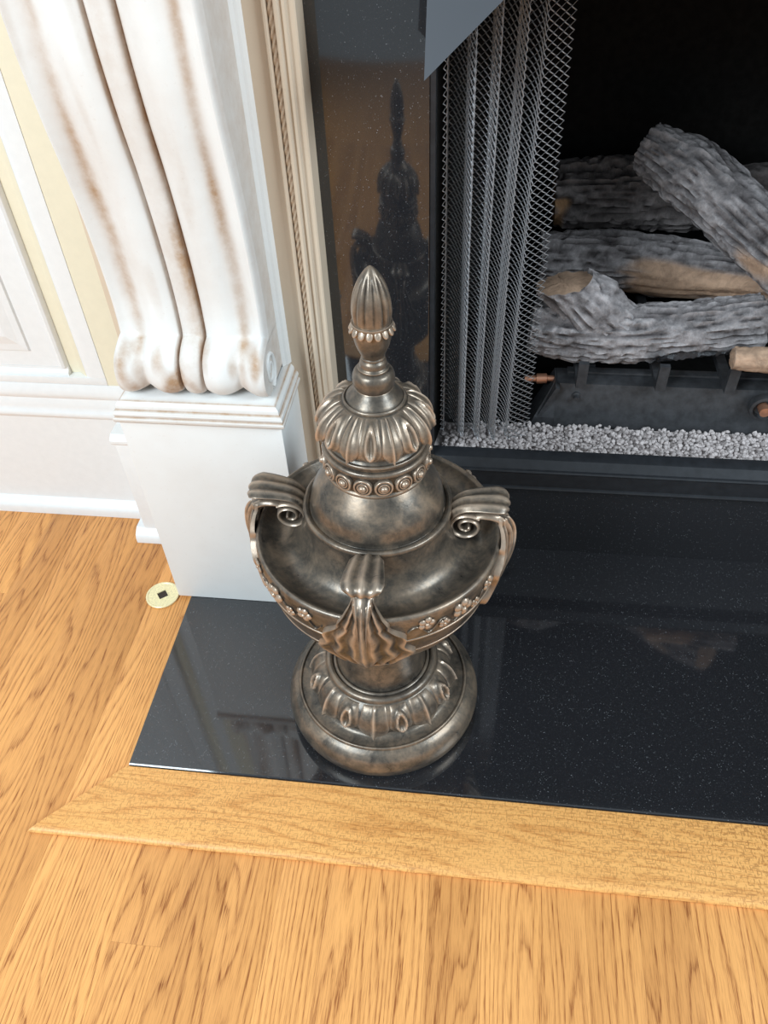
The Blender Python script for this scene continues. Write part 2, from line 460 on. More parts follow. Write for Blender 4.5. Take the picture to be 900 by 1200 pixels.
hood = empty('smoke_hood', (0.4, YG, 0.86), 'charcoal grey steel smoke hood with an angled corner jutting over the mesh curtain', 'smoke hood')
hp = [(-0.0624, 0.7121), (0.045, 0.800), (0.75, 0.800), (0.8574, 0.7121), (0.8574, 0.865), (-0.0624, 0.865)]
hy = lambda z: 0.76 + 0.60 * (z - 0.7121)
v_ = [(x, hy(z), z) for x, z in hp] + [(x, hy(z) + 0.003, z) for x, z in hp]
f_ = [(5, 4, 3, 2, 1, 0), (6, 7, 8, 9, 10, 11)] + [(i, (i + 1) % 6, 6 + (i + 1) % 6, 6 + i) for i in range(6)]
o = obj('front_plate', mesh('front_plate', v_, f_), 'hood', hood); o.location = (-0.4, -YG, -0.86)
for x_ in (-0.0622, 0.8555):
    ck = [(hy(0.7121) + 0.003, 0.7131), (hy(0.865) + 0.003, 0.865), (YG - 0.0015, 0.865), (YG - 0.0015, 0.7131)]
    o = obj('cheek_plate', prism('cheek_plate', ck, 'x', x_, x_ + 0.0015, 0), 'hood', hood); o.location = (-0.4, -YG, -0.86)

# chain mesh curtain, hanging in pleats
def curtain():
    N = 2400; path = []; L = [0.0]
    def pt(t):
        q = min(1.0, t / 0.86); fl = max(0.0, (t - 0.86) / 0.14)
        e_ = max(0.0, 1 - q / 0.30)
        x = -0.056 + 0.104 * q + 0.011 * sin(2 * pi * 4 * q + 2.2) * min(1, q * 6) * min(1, (1 - q) * 8 + 0.0) + 0.028 * fl
        y = 0.9235 + 0.024 * cos(2 * pi * 4 * q + pi) * (0.80 + 0.20 * sin(11 * q + 0.5)) * (1 - 0.0 * fl) + 0.020 * e_ + 0.012 * fl
        return (x, y)
    P = [pt(i / N) for i in range(N + 1)]
    for i in range(N): L.append(L[-1] + math.hypot(P[i + 1][0] - P[i][0], P[i + 1][1] - P[i][1]))
    def at(s):
        s = max(0, min(L[-1], s)); lo, hi = 0, N
        while hi - lo > 1:
            m = (lo + hi) // 2
            if L[m] <= s: lo = m
            else: hi = m
        f = (s - L[lo]) / max(1e-9, L[hi] - L[lo]); return (P[lo][0] + (P[hi][0] - P[lo][0]) * f, P[lo][1] + (P[hi][1] - P[lo][1]) * f)
    pitch = 0.0056; nw = int(L[-1] / pitch); z0, z1 = 0.190, 0.815; step = 0.0043; nz = int((z1 - z0) / step)
    V = []; F = []; rw = 0.00085
    for wv in range(nw):
        base = len(V)
        for k in range(nz + 1):
            s = (wv + 0.5) * pitch + (pitch * 0.52 if (k + wv) % 2 else -pitch * 0.52)
            x, y = at(s); z = z1 - k * step
            dep = 0.0012 if (k + wv) % 2 else -0.0012
            x += 0.004 * (1 - (z - z0) / (z1 - z0)) * -sin(x * 40)
            for j in range(3):
                a = 2 * pi * j / 3 + 0.4
                V.append((x + rw * cos(a), y + dep + rw * sin(a), z + 0.5 * rw * sin(a * 2)))
        for k in range(nz):
            for j in range(3):
                q = (j + 1) % 3
                F.append((base + k * 3 + j, base + k * 3 + q, base + (k + 1) * 3 + q, base + (k + 1) * 3 + j))
    t = empty('mesh_curtain', (0.0, 0.914, 0.19), 'pleated grey wire mesh spark curtain drawn to the left of the firebox', 'mesh curtain')
    o = obj('wire_mesh', mesh('wire_mesh', V, F, 180), 'wire', t); o.location = (0, -0.914, -0.19)
    r = obj('curtain_rod', tube_me('curtain_rod', [(-0.062, 0.914, 0.818), (XR - 0.002, 0.914, 0.818)], 0.004, 10), 'black', t); r.location = (0, -0.914, -0.19)
curtain()

# ---------------------------------------------------------------- burner, grate, gravel
pan = empty('burner_pan', (0.45, 0.98, 0.15), 'flat black steel burner pan behind the gravel bed', 'burner pan')
def pp(name, me, mat): 
    o = obj(name, me, mat, pan); o.location = (-0.45, -0.98, -0.15); return o
pp('front_plate', prism('front_plate', [(0.966, 0.150), (0.966, 0.19), (0.983, 0.241), (0.990, 0.243), (1.02, 0.243), (1.02, 0.239), (0.992, 0.239), (0.972, 0.19), (0.972, 0.150)], 'x', 0.115, 0.74, 20), 'iron')
pp('side_plate', prism('side_plate', [(0.072, 0.150), (0.078, 0.150), (0.118, 0.241), (0.112, 0.243)], 'y', 0.967, 1.02, 20), 'iron')
pp('corner_plate', mesh('corner_plate', [(0.073, 0.9668, 0.15), (0.1155, 0.9662, 0.15), (0.1155, 0.9662, 0.19), (0.1155, 0.9835, 0.241), (0.110, 0.984, 0.241), (0.085, 0.9668, 0.19)], [(0, 1, 2, 5), (5, 2, 3, 4)]), 'iron')
def disc_lathe(name, prof, n=20):
    return lathe(name, [prof], n, 1)
o = obj('screw', disc_lathe('screw', [(0.0001, 0), (0.006, 0), (0.006, 0.003), (0.0035, 0.004), (0.0035, 0.011), (0.0001, 0.011)]), 'iron', pan); o.location = (0.144 - 0.45, 0.979 - 0.98, 0.224 - 0.15); o.rotation_euler = (pi / 2, 0, 0)
o = obj('valve_collar', disc_lathe('valve_collar', [(0.0085, 0), (0.019, 0), (0.020, 0.004), (0.019, 0.012), (0.015, 0.013), (0.013, 0.006), (0.0085, 0.005)], 28), 'iron', pan); o.location = (0.405 - 0.45, 0.972 - 0.98, 0.225 - 0.15); o.rotation_euler = (pi / 2, 0, 0)
o = obj('valve_tube', disc_lathe('valve_tube', [(0.0001, 0), (0.0075, 0), (0.0075, 0.020), (0.0001, 0.021)]), 'copper', pan); o.location = (0.405 - 0.45, 0.972 - 0.98, 0.225 - 0.15); o.rotation_euler = (pi / 2, 0, 0)
o = obj('gas_fitting', tube_me('gas_fitting', [(0.068, 1.0, 0.235), (0.085, 1.0, 0.236), (0.0855, 1.0, 0.236), (0.100, 1.0, 0.237), (0.101, 1.0, 0.237), (0.115, 1.0, 0.237)], [0.005, 0.005, 0.0075, 0.0075, 0.0045, 0.0045], 10), 'copper', pan); o.location = (-0.45, -0.98, -0.15)

grate = empty('log_grate', (0.45, 1.1, 0.15), 'black iron log grate with upturned bar ends under the logs', 'grate')
def gp(name, me):
    o = obj(name, me, 'iron', grate); o.location = (-0.45, -1.1, -0.15); return o
BARX = [0.146, 0.257, 0.352, 0.45, 0.55, 0.65]
for bx in BARX:
    pr = [(0.963, 0.2475), (0.963, 0.288), (0.970, 0.289), (0.972, 0.2565), (1.30, 0.2565), (1.30, 0.2475)]
    gp('bar', prism('bar', pr, 'x', bx - 0.007, bx + 0.007, 20))
gp('cross_bar', box_me('cross_bar', 0.13, 0.68, 1.004, 1.018, 0.2435, 0.2475, 0.001))
gp('cross_bar', box_me('cross_bar', 0.13, 0.68, 1.25, 1.264, 0.2435, 0.2475, 0.001))
for lx in (0.16, 0.63):
    for ly in (1.252,):
        gp('leg', box_me('leg', lx, lx + 0.012, ly, ly + 0.010, 0.150, 0.2435, 0.001))
    gp('leg', box_me('leg', lx, lx + 0.012, 1.023, 1.033, 0.150, 0.2475, 0.001))

def gravel():
    import bmesh
    bm = bmesh.new(); bmesh.ops.create_icosphere(bm, subdivisions=1, radius=1.0)
    base = [v.co.copy() for v in bm.verts]; fs = [tuple(v.index for v in f.verts) for f in bm.faces]; bm.free()
    V = []; F = []; g = random.Random(3)
    x = 0.0
    for i in range(4200):
        x = g.uniform(-0.05, 0.82); y = g.uniform(0.893, 0.961)
        z = 0.158 + 0.020 * ((y - 0.888) / 0.085) + g.uniform(0, 0.008)
        r = g.uniform(0.0022, 0.0040)
        s = (g.uniform(.8, 1.3), g.uniform(.8, 1.2), g.uniform(.7, 1.1))
        rot = Matrix.Rotation(g.uniform(0, 6.28), 3, 'X') @ Matrix.Rotation(g.uniform(0, 6.28), 3, 'Z')
        vv = [tuple(rot @ Vector([c * q * r * g.uniform(.78, 1.15) for c, q in zip(b, s)]) + Vector((x, y, z))) for b in base]
        add_arrays(V, F, vv, fs)
    # bed under the loose grains
    me = mesh('gravel_bed', V, F, 50)
    tag(obj('gravel_bed', me, 'gravel'), 'pale grey vermiculite granules spread in front of the burner pan', 'gravel', kind='stuff')
gravel()
fbp('gravel_tray', prism('gravel_tray', [(0.8885, 0.1502), (0.8885, 0.157), (0.965, 0.174), (0.965, 0.1502)], 'x', XF + 0.004, 0.82, 0), 'gravel')


# ---------------------------------------------------------------- logs
def log_geo(path, radii, seed, nt=56, nl=90, bark=0.008, flat=1.0, cut=None, end_cut=(1, 1), tilt=(0.0, 0.0), char=None):
    """one bark-covered length: returns verts, faces, cut attr, crack attr"""
    P = catmull(path, 12); m = nl; V = []; F = []; C = []; K = []; H = []
    up = Vector((0, 0, 1))
    pts = [Vector(interp(P, i / (m - 1))) for i in range(m)]
    LS = sum((pts[i + 1] - pts[i]).length for i in range(m - 1))
    if abs((pts[-1] - pts[0]).normalized().z) > 0.75: up = Vector((0, -1, 0.3))
    for i, p in enumerate(pts):
        t = i / (m - 1)
        d = (pts[min(m - 1, i + 1)] - pts[max(0, i - 1)]).normalized()
        a = d.cross(up).normalized(); b = a.cross(d)
        r = interp([(x,) for x in radii], t)[0]
        for j in range(nt):
            th = 2 * pi * j / nt
            dirv = a * cos(th) + b * sin(th) * flat
            q = Vector((cos(th) * 3.1 + seed * 7.7, sin(th) * 3.1 + seed * 1.3, t * 3.2))
            n1 = noise.noise(q * 1.0); 
            q2 = Vector((cos(th) * 8.5 + seed, sin(th) * 8.5 - seed, t * LS * 9.0 + n1 * 0.8))
            rd = abs(noise.noise(q2)); q3 = Vector((cos(th) * 17 + seed, sin(th) * 17, t * LS * 34.0 + n1))
            rd2 = abs(noise.noise(q3))
            thw = (th + pi) % (2 * pi) - pi
            c = cut(t, thw, n1) if cut else 0.0
            groove = max(0.0, 1 - rd * 4.2) * 0.8 + max(0.0, 1 - rd2 * 4.0) * 0.45
            h = r * (1 + 0.10 * n1) - bark * groove * (1 - 0.85 * c) - c * r * 0.13 + 0.0015 * noise.noise(q3 * 2.3)
            sh = tilt[0] * h * sin(th) * max(0, 1 - t * 6) + tilt[1] * h * sin(th) * max(0, t * 6 - 5)
            ch = char(t, thw, n1) if char else 0.0
            h += ch * 0.004 * max(0.0, noise.noise(Vector((cos(th) * 30, sin(th) * 30, t * LS * 170))))
            V.append(p + dirv * h + d * sh); H.append(ch); C.append(c); K.append(min(1, groove) * (1 - 0.7 * c))
    for i in range(m - 1):
        for j in range(nt):
            q = (j + 1) % nt; F.append((i * nt + j, i * nt + q, (i + 1) * nt + q, (i + 1) * nt + j))
    for e, (ring, sgn) in enumerate(((0, -1), (m - 1, 1))):
        # cut end: two inner rings with its own vertices so bark edge stays crisp
        ctr = sum((V[ring * nt + j] for j in range(nt)), Vector()) / nt
        dd = (pts[1] - pts[0]).normalized() if ring == 0 else (pts[-1] - pts[-2]).normalized()
        prev = None
        for s_ in (1.0, 0.93, 0.6, 0.25):
            base = len(V)
            for j in range(nt):
                o = V[ring * nt + j]; g = noise.noise(Vector((j * 0.5, s_ * 4, seed + e)))
                V.append(ctr + (o - ctr) * s_ + dd * (sgn * (0.004 * (1 - s_) + 0.003 * g * (1 - abs(2 * s_ - 1)) ))); H.append(0.0); C.append(end_cut[e] * (0.25 if s_ == 1.0 else 1)); K.append(max(0, g) * 0.5)
            if prev is not None:
                for j in range(nt):
                    q = (j + 1) % nt
                    f = (prev + j, prev + q, base + q, base + j); F.append(f if sgn < 0 else f[::-1])
            prev = base
        f = tuple(prev + j for j in range(nt)); F.append(f if sgn < 0 else f[::-1])
    return V, F, C, K, H


def log(name, parts, mat, label):
    V = []; F = []; C = []; K = []; H = []
    for g in parts:
        o = len(V); V += g[0]; F += [tuple(i + o for i in f) for f in g[1]]; C += g[2]; K += g[3]; H += g[4]
    org = sum(V, Vector()) / len(V); org.z = min(v.z for v in V)
    me = mesh(name, [v - org for v in V], F, 60)
    setattr_f(me, 'cut', C); setattr_f(me, 'crack', K); setattr_f(me, 'char', H)
    tag(obj(name, me, mat, None, org), label, 'log', 'ceramic logs of the gas fire')


def band(x, a, b, s):
    return max(0.0, min(1.0, (x - a) / s + 0.5)) * max(0.0, min(1.0, (b - x) / s + 0.5))

log('fire_log', [log_geo([(0.072, 1.03, 0.308), (0.16, 1.022, 0.302), (0.27, 1.02, 0.312), (0.385, 1.022, 0.328)], [0.038, 0.044, 0.041, 0.040], 1.0, nt=72, nl=120, end_cut=(0, 1), char=lambda t, th, n: band(t + 0.08 * n, 0.56, 0.92, 0.06) * band(th + 0.25 * n, -1.6, -0.30, 0.2)),
                 log_geo([(0.215, 1.026, 0.298), (0.155, 1.028, 0.340), (0.112, 1.030, 0.376)], [0.036, 0.044, 0.035], 2.0, nt=56, nl=56, bark=0.006, tilt=(0, -0.75))],
    'log', 'front grey bark log with a raised tan sawn stub at its left end')
log('fire_log', [log_geo([(0.0880, 1.2298, 0.3083), (0.1870, 1.2298, 0.3083), (0.3146, 1.2098, 0.3060), (0.4494, 1.1931, 0.3039)], [0.044, 0.0495, 0.048, 0.042], 4.0, nt=72, nl=120,
                 cut=lambda t, th, n: band(t + 0.07 * n, 0.44, 0.95, 0.06) * band(th + 0.5 * n, -1.2, 0.60 - 0.9 * max(0, 0.62 - t), 0.25), end_cut=(0, 1))],
    'log', 'middle grey bark log with a long tan split patch facing the room')
log('fire_log', [log_geo([(0.1045, 1.2958, 0.3886), (0.1672, 1.2958, 0.3918), (0.2508, 1.2958, 0.3907), (0.3396, 1.2958, 0.3865)], [0.050, 0.055, 0.055, 0.052], 6.0, nt=72, nl=100, bark=0.009,
                 cut=lambda t, th, n: band(t + 0.08 * n, -0.1, 0.10, 0.05) * band(th + 0.8 * n, -1.0, -0.1, 0.25))],
    'log_dark', 'dark brown rear log lying at the back, tan chip on its left end')
log('fire_log', [log_geo([(0.2268, 1.2381, 0.4847), (0.2835, 1.1918, 0.4658), (0.3498, 1.1230, 0.4311), (0.4100, 1.0350, 0.4050), (0.4728, 0.9751, 0.3784)], [0.035, 0.0465, 0.047, 0.046, 0.042], 9.0, nt=72, nl=110, bark=0.007, end_cut=(0, 1),
                 cut=lambda t, th, n: band(t + 0.15 * n, 0.66, 0.78, 0.06) * band(th + 0.6 * n, -0.3, 0.5, 0.3))],
    'log', 'pale grey log leaning diagonally across the others, rising to the left')
log('fire_log', [log_geo([(0.370, 1.308, 0.388), (0.45, 1.306, 0.390), (0.58, 1.304, 0.386)], [0.040, 0.045, 0.042], 12.0)],
    'log_dark', 'dim dark log end half hidden behind the diagonal log')
log('fire_log', [log_geo([(0.340, 0.958, 0.3095), (0.39, 0.956, 0.3105), (0.50, 0.956, 0.314)], [0.017, 0.020, 0.022], 15.0, nt=40, nl=60, bark=0.004, cut=lambda t, th, n: band(t + 0.1 * n, -1, 0.65, 0.1))],
    'log', 'small stripped tan branch lying in front at the grate end')


# ---------------------------------------------------------------- mantel
XC = -0.334                                   # middle of the pilaster
man = empty('fireplace_mantel', (XC, 0.775, 0.0), 'antiqued white wooden mantel pilaster with a fluted scroll corbel on a square plinth', 'mantel')
def mp_(name, me, mat='antique'):
    o = obj(name, me, mat, man); o.location = (-XC, -0.775, 0.0); return o
def sub(name, me, mat, par):
    return obj(name, me, mat, par)

YP = 0.7263
pl = mp_('plinth_block', box_me('plinth_block', -0.436, -0.232, YP, 0.8225, ZG + 0.0005, 0.344, 0.0012))
# plinth cap: mitred moulding that narrows upward, with glaze in its quirks
capp = [(0.003, 0.342, .5), (0.0045, 0.344, .5), (0.0045, 0.3475, 0.1), (0.002, 0.3492, 0.9), (0.0025, 0.3510, .2), (0.0035, 0.3535, 0.0), (0.0028, 0.3570, 0.1), (-0.0005, 0.3588, 1.0), (-0.001, 0.3605, .3),
        (-0.0015, 0.3645, 0.0), (-0.004, 0.3680, 0.15), (-0.0055, 0.3690, .9), (-0.0075, 0.3698, 0.25), (-0.012, 0.3705, 0.0), (-0.05, 0.3706, 0.0)]
V = []; G = []
for o_, z, g in capp:
    for (x, y) in ((-0.436 - o_, 0.8225), (-0.436 - o_, YP - o_), (-0.232 + o_, YP - o_), (-0.232 + o_, 0.8225)):
        V.append((x, y, z)); G.append(g)
F = []
for i in range(len(capp) - 1):
    for j in range(3): F.append((i * 4 + j, i * 4 + j + 1, i * 4 + j + 5, i * 4 + j + 4))
n4 = (len(capp) - 1) * 4
F += [(n4, n4 + 1, n4 + 2, n4 + 3), (3, 2, 1, 0)]
F.append(tuple(i * 4 for i in range(len(capp) - 1, -1, -1)) + ()); F.append(tuple(i * 4 + 3 for i in range(len(capp))))
me = mesh('plinth_cap', V, F, 25); setattr_f(me, 'glaze', G); mp_('plinth_cap', me)

# corbel
def cross(u):
    """height 0..1 and glaze 0..1 across the face, symmetric about a centre bead"""
    a = abs(u)
    if a < 0.135: h = 0.50 + 0.34 * sqrt(max(0, 1 - (a / 0.14) ** 2))
    elif a < 0.175: h = 0.30
    elif a < 0.60:
        t = (a - 0.175) / 0.425; h = 0.36 + 0.64 * sin(pi * (0.06 + 0.80 * t)) ** 0.75
    elif a < 0.93:
        t = (a - 0.60) / 0.33; h0 = 0.36 + 0.64 * sin(pi * 0.86) ** 0.75; h = h0 + (0.92 - h0) * t - 0.30 * sin(pi * t)
    else:
        t = (a - 0.93) / 0.07; h = 0.92 - 0.5 * t * t
    g = exp(-((a - 0.155) / 0.030) ** 2) + 0.70 * exp(-((a - 0.70) / 0.075) ** 2) + 0.35 * exp(-((a - 0.99) / 0.02) ** 2) + (0.28 if a < 0.13 else 0)
    return h, min(1, g)

cpath = [(0.722, 1.01), (0.722, 0.93), (0.7265, 0.85), (0.7315, 0.786), (0.7350, 0.737), (0.7425, 0.683), (0.7525, 0.635), (0.7595, 0.592), (0.7640, 0.555), (0.7670, 0.5225), (0.7685, 0.485), (0.7675, 0.458), (0.7660, 0.443)]
toe = [(0.7655, 0.4415), (0.7600, 0.4395), (0.7485, 0.4335), (0.7385, 0.424), (0.7340, 0.412), (0.7325, 0.400), (0.7345, 0.389), (0.7390, 0.380), (0.7460, 0.3745), (0.756, 0.3722), (0.770, 0.3720)]
CP = catmull(cpath, 6); ncp = len(CP); CP = CP + catmull(toe, 4)
NU = 120; V = []; G = []; HW = 0.0895; AMP = 0.0215
rows = len(CP)
for i, (y, z) in enumerate(CP):
    y0, z0 = CP[max(0, i - 1)]; y1, z1 = CP[min(rows - 1, i + 1)]
    ty, tz = y1 - y0, z1 - z0; L_ = math.hypot(ty, tz); ny, nz_ = tz / L_, -ty / L_       # outward (towards -y)
    if ny > 0.02 and i < ncp: ny, nz_ = -ny, -nz_
    if i >= ncp:
        ny, nz_ = (tz / L_, -ty / L_)
    toeness = max(0.0, (i - ncp) / (rows - ncp))
    for k in range(NU + 1):
        u = -1 + 2 * k / NU; h, g = cross(u)
        hh = h
        if toeness > 0:
            w2 = min(1, toeness * 2.5)
            lob = 0.45 + 0.55 * abs(cos(pi * (abs(u) - 0.36) / 0.56)) if abs(u) > 0.17 else h
            hh = h * (1 - w2) + w2 * (lob * (1 - 0.35 * max(0, toeness - 0.55) / 0.45) if abs(u) > 0.17 else h)
            nn = noise.noise(Vector((u * 5, toeness * 3, 1.7)))
            g = g * (1 - 0.4 * w2) + max(0, nn - 0.02) * 1.9 * w2 + (0.5 * max(0, (toeness - 0.72) / 0.28))
        else:
            nn = noise.noise(Vector((u * 6, z * 9, 4.2))); g = g * (0.75 + 0.9 * max(-0.4, nn)) + max(0, nn - 0.25) * 0.5 * (1 if abs(u) > .15 else 2)
        off = (hh - 0.80) * AMP
        V.append((XC + u * HW, y + ny * off, z + nz_ * off)); G.append(max(0, min(1, g + 0.10 + 0.16 * max(-0.5, noise.noise(Vector((u * 2.2, z * 4.0, 8.8)))))))
F = []
for i in range(rows - 1):
    for k in range(NU):
        a = i * (NU + 1) + k; F.append((a, a + 1, a + NU + 2, a + NU + 1))
# sides and back
base = len(V)
YB = 0.8225
for side in (0, NU):
    for i in range(rows):
        x, y, z = V[i * (NU + 1) + side]; V.append((x, y, z)); G.append(0.35)
        V.append((x, YB, z if i < ncp else max(0.372, z))); G.append(0.5)
for sidx in (0, 1):
    o_ = base + sidx * rows * 2
    for i in range(rows - 1):
        f = (o_ + 2 * i, o_ + 2 * i + 2, o_ + 2 * i + 3, o_ + 2 * i + 1)
        F.append(f if sidx == 0 else f[::-1])
me = mesh('corbel', V, F, 50); setattr_f(me, 'glaze', G)
corb = mp_('corbel', me)
# scroll eye on the right cheek of the toe
for sx in (1, -1):
    vs = []; rr = []
    for i in range(60):
        t = i / 59; a = -pi * 0.5 + t * 3.6 * pi; r = 0.019 * (1 - 0.80 * t)
        vs.append((XC + sx * (HW + 0.0004), 0.7585 + r * cos(a) * 0.95, 0.403 + r * sin(a) * 1.3)); rr.append(0.0032 * (1 - 0.55 * t))
    sc_ = obj('scroll_eye', tube_me('scroll_eye', vs, rr, 8), 'antique', corb)

# pilaster backing, side strips, mouldings, rope
bpan = mp_('back_panel', box_me('back_panel', -0.457, -0.2165, 0.8227, 0.868, ZG + 0.0005, 1.02, 0.001), 'antique_warm')
for side in (1, -1):
    x0 = -0.2455
    st = [(x0 - 0.001, 0.8226), (x0 - 0.001, 0.812), (x0 + 0.001, 0.811), (x0 + 0.003, 0.8125), (x0 + 0.0045, 0.8150), (x0 + 0.007, 0.8165), (x0 + 0.0085, 0.8190), (x0 + 0.0100, 0.8226)]
    mp_('corbel_side_bead', prism('corbel_side_bead', st if side > 0 else [(2 * XC - x, y) for x, y in st], 'z', 0.3712, 1.02, 25), 'antique')
mould = [(-0.2163, 0.868), (-0.2163, 0.8195), (-0.2155, 0.8185), (-0.2135, 0.8185), (-0.2127, 0.8200), (-0.2127, 0.8270), (-0.2060, 0.8270), (-0.2060, 0.8215), (-0.2050, 0.8205), (-0.2025, 0.8205),
         (-0.2010, 0.8225), (-0.2010, 0.8275), (-0.1990, 0.8265), (-0.1965, 0.8275), (-0.1950, 0.8300), (-0.1950, 0.8335), (-0.1895, 0.8345), (-0.1880, 0.8360), (-0.1880, 0.868)]
mp_('edge_molding', prism('edge_molding', mould, 'z', ZG + 0.0005, 1.02, 25), 'antique_warm')
V = []; F = []; nr = 640; nc = 12
for i in range(nr + 1):
    z = 0.0058 + (1.01 - 0.0058) * i / nr
    for j in range(nc):
        a = 2 * pi * j / nc
        r = 0.0030 * (1 + 0.22 * cos(3 * a - z * 2 * pi / 0.0105))
        V.append((-0.20935 + r * cos(a), 0.8262 + r * sin(a), z))
for i in range(nr):
    for j in range(nc):
        q = (j + 1) % nc; F.append((i * nc + j, i * nc + q, (i + 1) * nc + q, (i + 1) * nc + j))
me = mesh('rope_molding', V, F, 180); setattr_f(me, 'glaze', [0.55 if (cos(3 * 2 * pi * (k % nc) / nc - V[k][2] * 2 * pi / 0.0105) < -0.2) else 0.15 for k in range(len(V))])
mp_('rope_molding', me, 'antique_warm')
# header board over the opening (above the frame)
tag(obj('trim_1', box_me('trim_1', -0.47, 1.2, 0.815, 0.90, 1.021, 1.25, 0.002), 'antique'), kind='structure')

# ---------------------------------------------------------------- coin
coin = empty('brass_coin', (-0.4630, 0.7280, 0.0), 'pale brass coin with a square centre lying against the plinth corner', 'coin', rz=radians(38))
V = []; F = []; n = 64; half = 0.0068
rings = [(0.0242, 0.0), (0.0255, 0.0008), (0.0255, 0.0026), (0.0248, 0.0032), (0.0226, 0.0032), (0.0218, 0.0026)]
for r, z in rings:
    for j in range(n):
        a = 2 * pi * j / n; V.append((r * cos(a), r * sin(a), z))
def sq(a, h):
    m_ = max(abs(cos(a)), abs(sin(a))); return (h * cos(a) / m_, h * sin(a) / m_)
for h, z in ((half + 0.002, 0.0026), (half + 0.0016, 0.0031), (half, 0.0031), (half, 0.0)):
    for j in range(n):
        x, y = sq(2 * pi * j / n + pi / 4 - pi / 4, h); V.append((x, y, z))
for i in range(len(rings) + 3):
    for j in range(n):
        q = (j + 1) % n; F.append((i * n + j, i * n + q, (i + 1) * n + q, (i + 1) * n + j))
obj('coin_disc', mesh('coin_disc', V, F, 30), 'brass', coin)
obj('center_square', box_me('center_square', -half + 0.0001, half - 0.0001, -half + 0.0001, half - 0.0001, 0.0, 0.0014), 'darkhole', coin)  # dark brown square filling the opening in the coin

# ================================================================ URN
URN = (-0.1035, 0.582, ZG)
DZ = -ZG
urn = empty('garden_urn', URN, 'aged bronze-coloured lidded urn finial with scroll handles standing on the black hearth', 'urn', rz=0)
TILT = 0.0195                                  # the upper body sits very slightly crooked on its foot
TURN = radians(0.5)
ROT = (0, TILT, TURN)
def up_(name, me, par=urn, rot=(0, 0, 0)):
    return obj(name, me, 'bronze', par, (0, 0, 0), rot)
def zz(run): return [(r, z + DZ * min(1, z / 0.05)) for r, z in run]

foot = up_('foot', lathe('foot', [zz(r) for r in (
    [(0.001, 0.0), (0.110, 0.0)],
    [(0.110, 0.0), (0.117, 0.003), (0.1215, 0.010), (0.1238, 0.021), (0.1235, 0.030), (0.1205, 0.041), (0.1150, 0.049), (0.1092, 0.0535)],
    [(0.1092, 0.0535), (0.1080, 0.0560), (0.1062, 0.0560), (0.1050, 0.0540)],
    [(0.1050, 0.0540), (0.098, 0.0545), (0.092, 0.0565), (0.0885, 0.060)],
    [(0.0885, 0.060), (0.0880, 0.070), (0.0845, 0.080), (0.078, 0.0885), (0.0705, 0.0945)],
    [(0.0705, 0.0945), (0.0690, 0.0985), (0.0660, 0.1005), (0.0628, 0.0995), (0.0615, 0.0965)],
    [(0.0615, 0.0965), (0.0600, 0.0990), (0.0580, 0.0998), (0.0562, 0.0985)],
    [(0.0562, 0.0985), (0.0535, 0.108), (0.0505, 0.124), (0.0485, 0.145), (0.0485, 0.168), (0.0520, 0.189)],
    [(0.0520, 0.189), (0.001, 0.189)])], 160, 5))

BOWL_OUT = [(0.0520, 0.188), (0.062, 0.195), (0.078, 0.207), (0.095, 0.224), (0.110, 0.246), (0.121, 0.272), (0.1275, 0.298), (0.1300, 0.320), (0.1305, 0.329)]
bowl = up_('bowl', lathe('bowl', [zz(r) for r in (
    [(0.001, 0.188), (0.0520, 0.188)],
    BOWL_OUT,
    [(0.1305, 0.329), (0.1295, 0.3335), (0.1270, 0.3355), (0.1240, 0.3340)],
    [(0.1240, 0.3340), (0.118, 0.3275), (0.110, 0.3220), (0.101, 0.3205), (0.092, 0.3240), (0.0845, 0.3330), (0.0790, 0.3460), (0.0765, 0.3580), (0.0760, 0.3645)],
    [(0.0760, 0.3645), (0.0772, 0.3675), (0.0764, 0.3705), (0.0742, 0.3715), (0.0715, 0.3705)],
    [(0.0715, 0.3705), (0.0702, 0.3690), (0.0688, 0.3690), (0.0680, 0.3720)],
    [(0.0680, 0.3720), (0.0678, 0.3790), (0.0658, 0.3880), (0.0620, 0.3965), (0.0570, 0.4045), (0.0520, 0.4115), (0.0478, 0.4170)],
    [(0.0478, 0.4170), (0.001, 0.4170)])], 176, 5), urn, ROT)

# bead ring
ring = up_('bead_band', lathe('bead_band', [zz(r) for r in (
    [(0.0478, 0.4165), (0.0500, 0.4185), (0.0505, 0.4210), (0.0488, 0.4230)],
    [(0.0488, 0.4230), (0.0485, 0.4420)],
    [(0.0485, 0.4420), (0.0512, 0.4440), (0.0520, 0.4465), (0.0508, 0.4490), (0.0480, 0.4500)],
    [(0.0480, 0.4500), (0.0478, 0.4525), (0.0492, 0.4540), (0.0485, 0.4560), (0.0462, 0.4565)],
    [(0.0462, 0.4565), (0.0440, 0.4600), (0.0440, 0.4650), (0.0462, 0.4690)],
    [(0.0462, 0.4690), (0.001, 0.4690)])], 144, 4), urn, ROT)
bead_me = lathe('bead', [[(0.0078, -0.003), (0.0080, 0.0005), (0.0074, 0.0022), (0.0062, 0.0022)], [(0.0062, 0.0022), (0.0056, 0.0012), (0.0050, 0.0014)], [(0.0050, 0.0014), (0.0046, 0.0026), (0.0036, 0.0024), (0.0032, 0.0018)],
                          [(0.0032, 0.0018), (0.0030, 0.0034), (0.0020, 0.0048), (0.0003, 0.0052)]], 18, 3)
setattr_f(bead_me, 'rub', [0.75 if v.co.z > 0.0019 else 0.2 for v in bead_me.vertices])
bead_me.materials.append(M['bronze'])
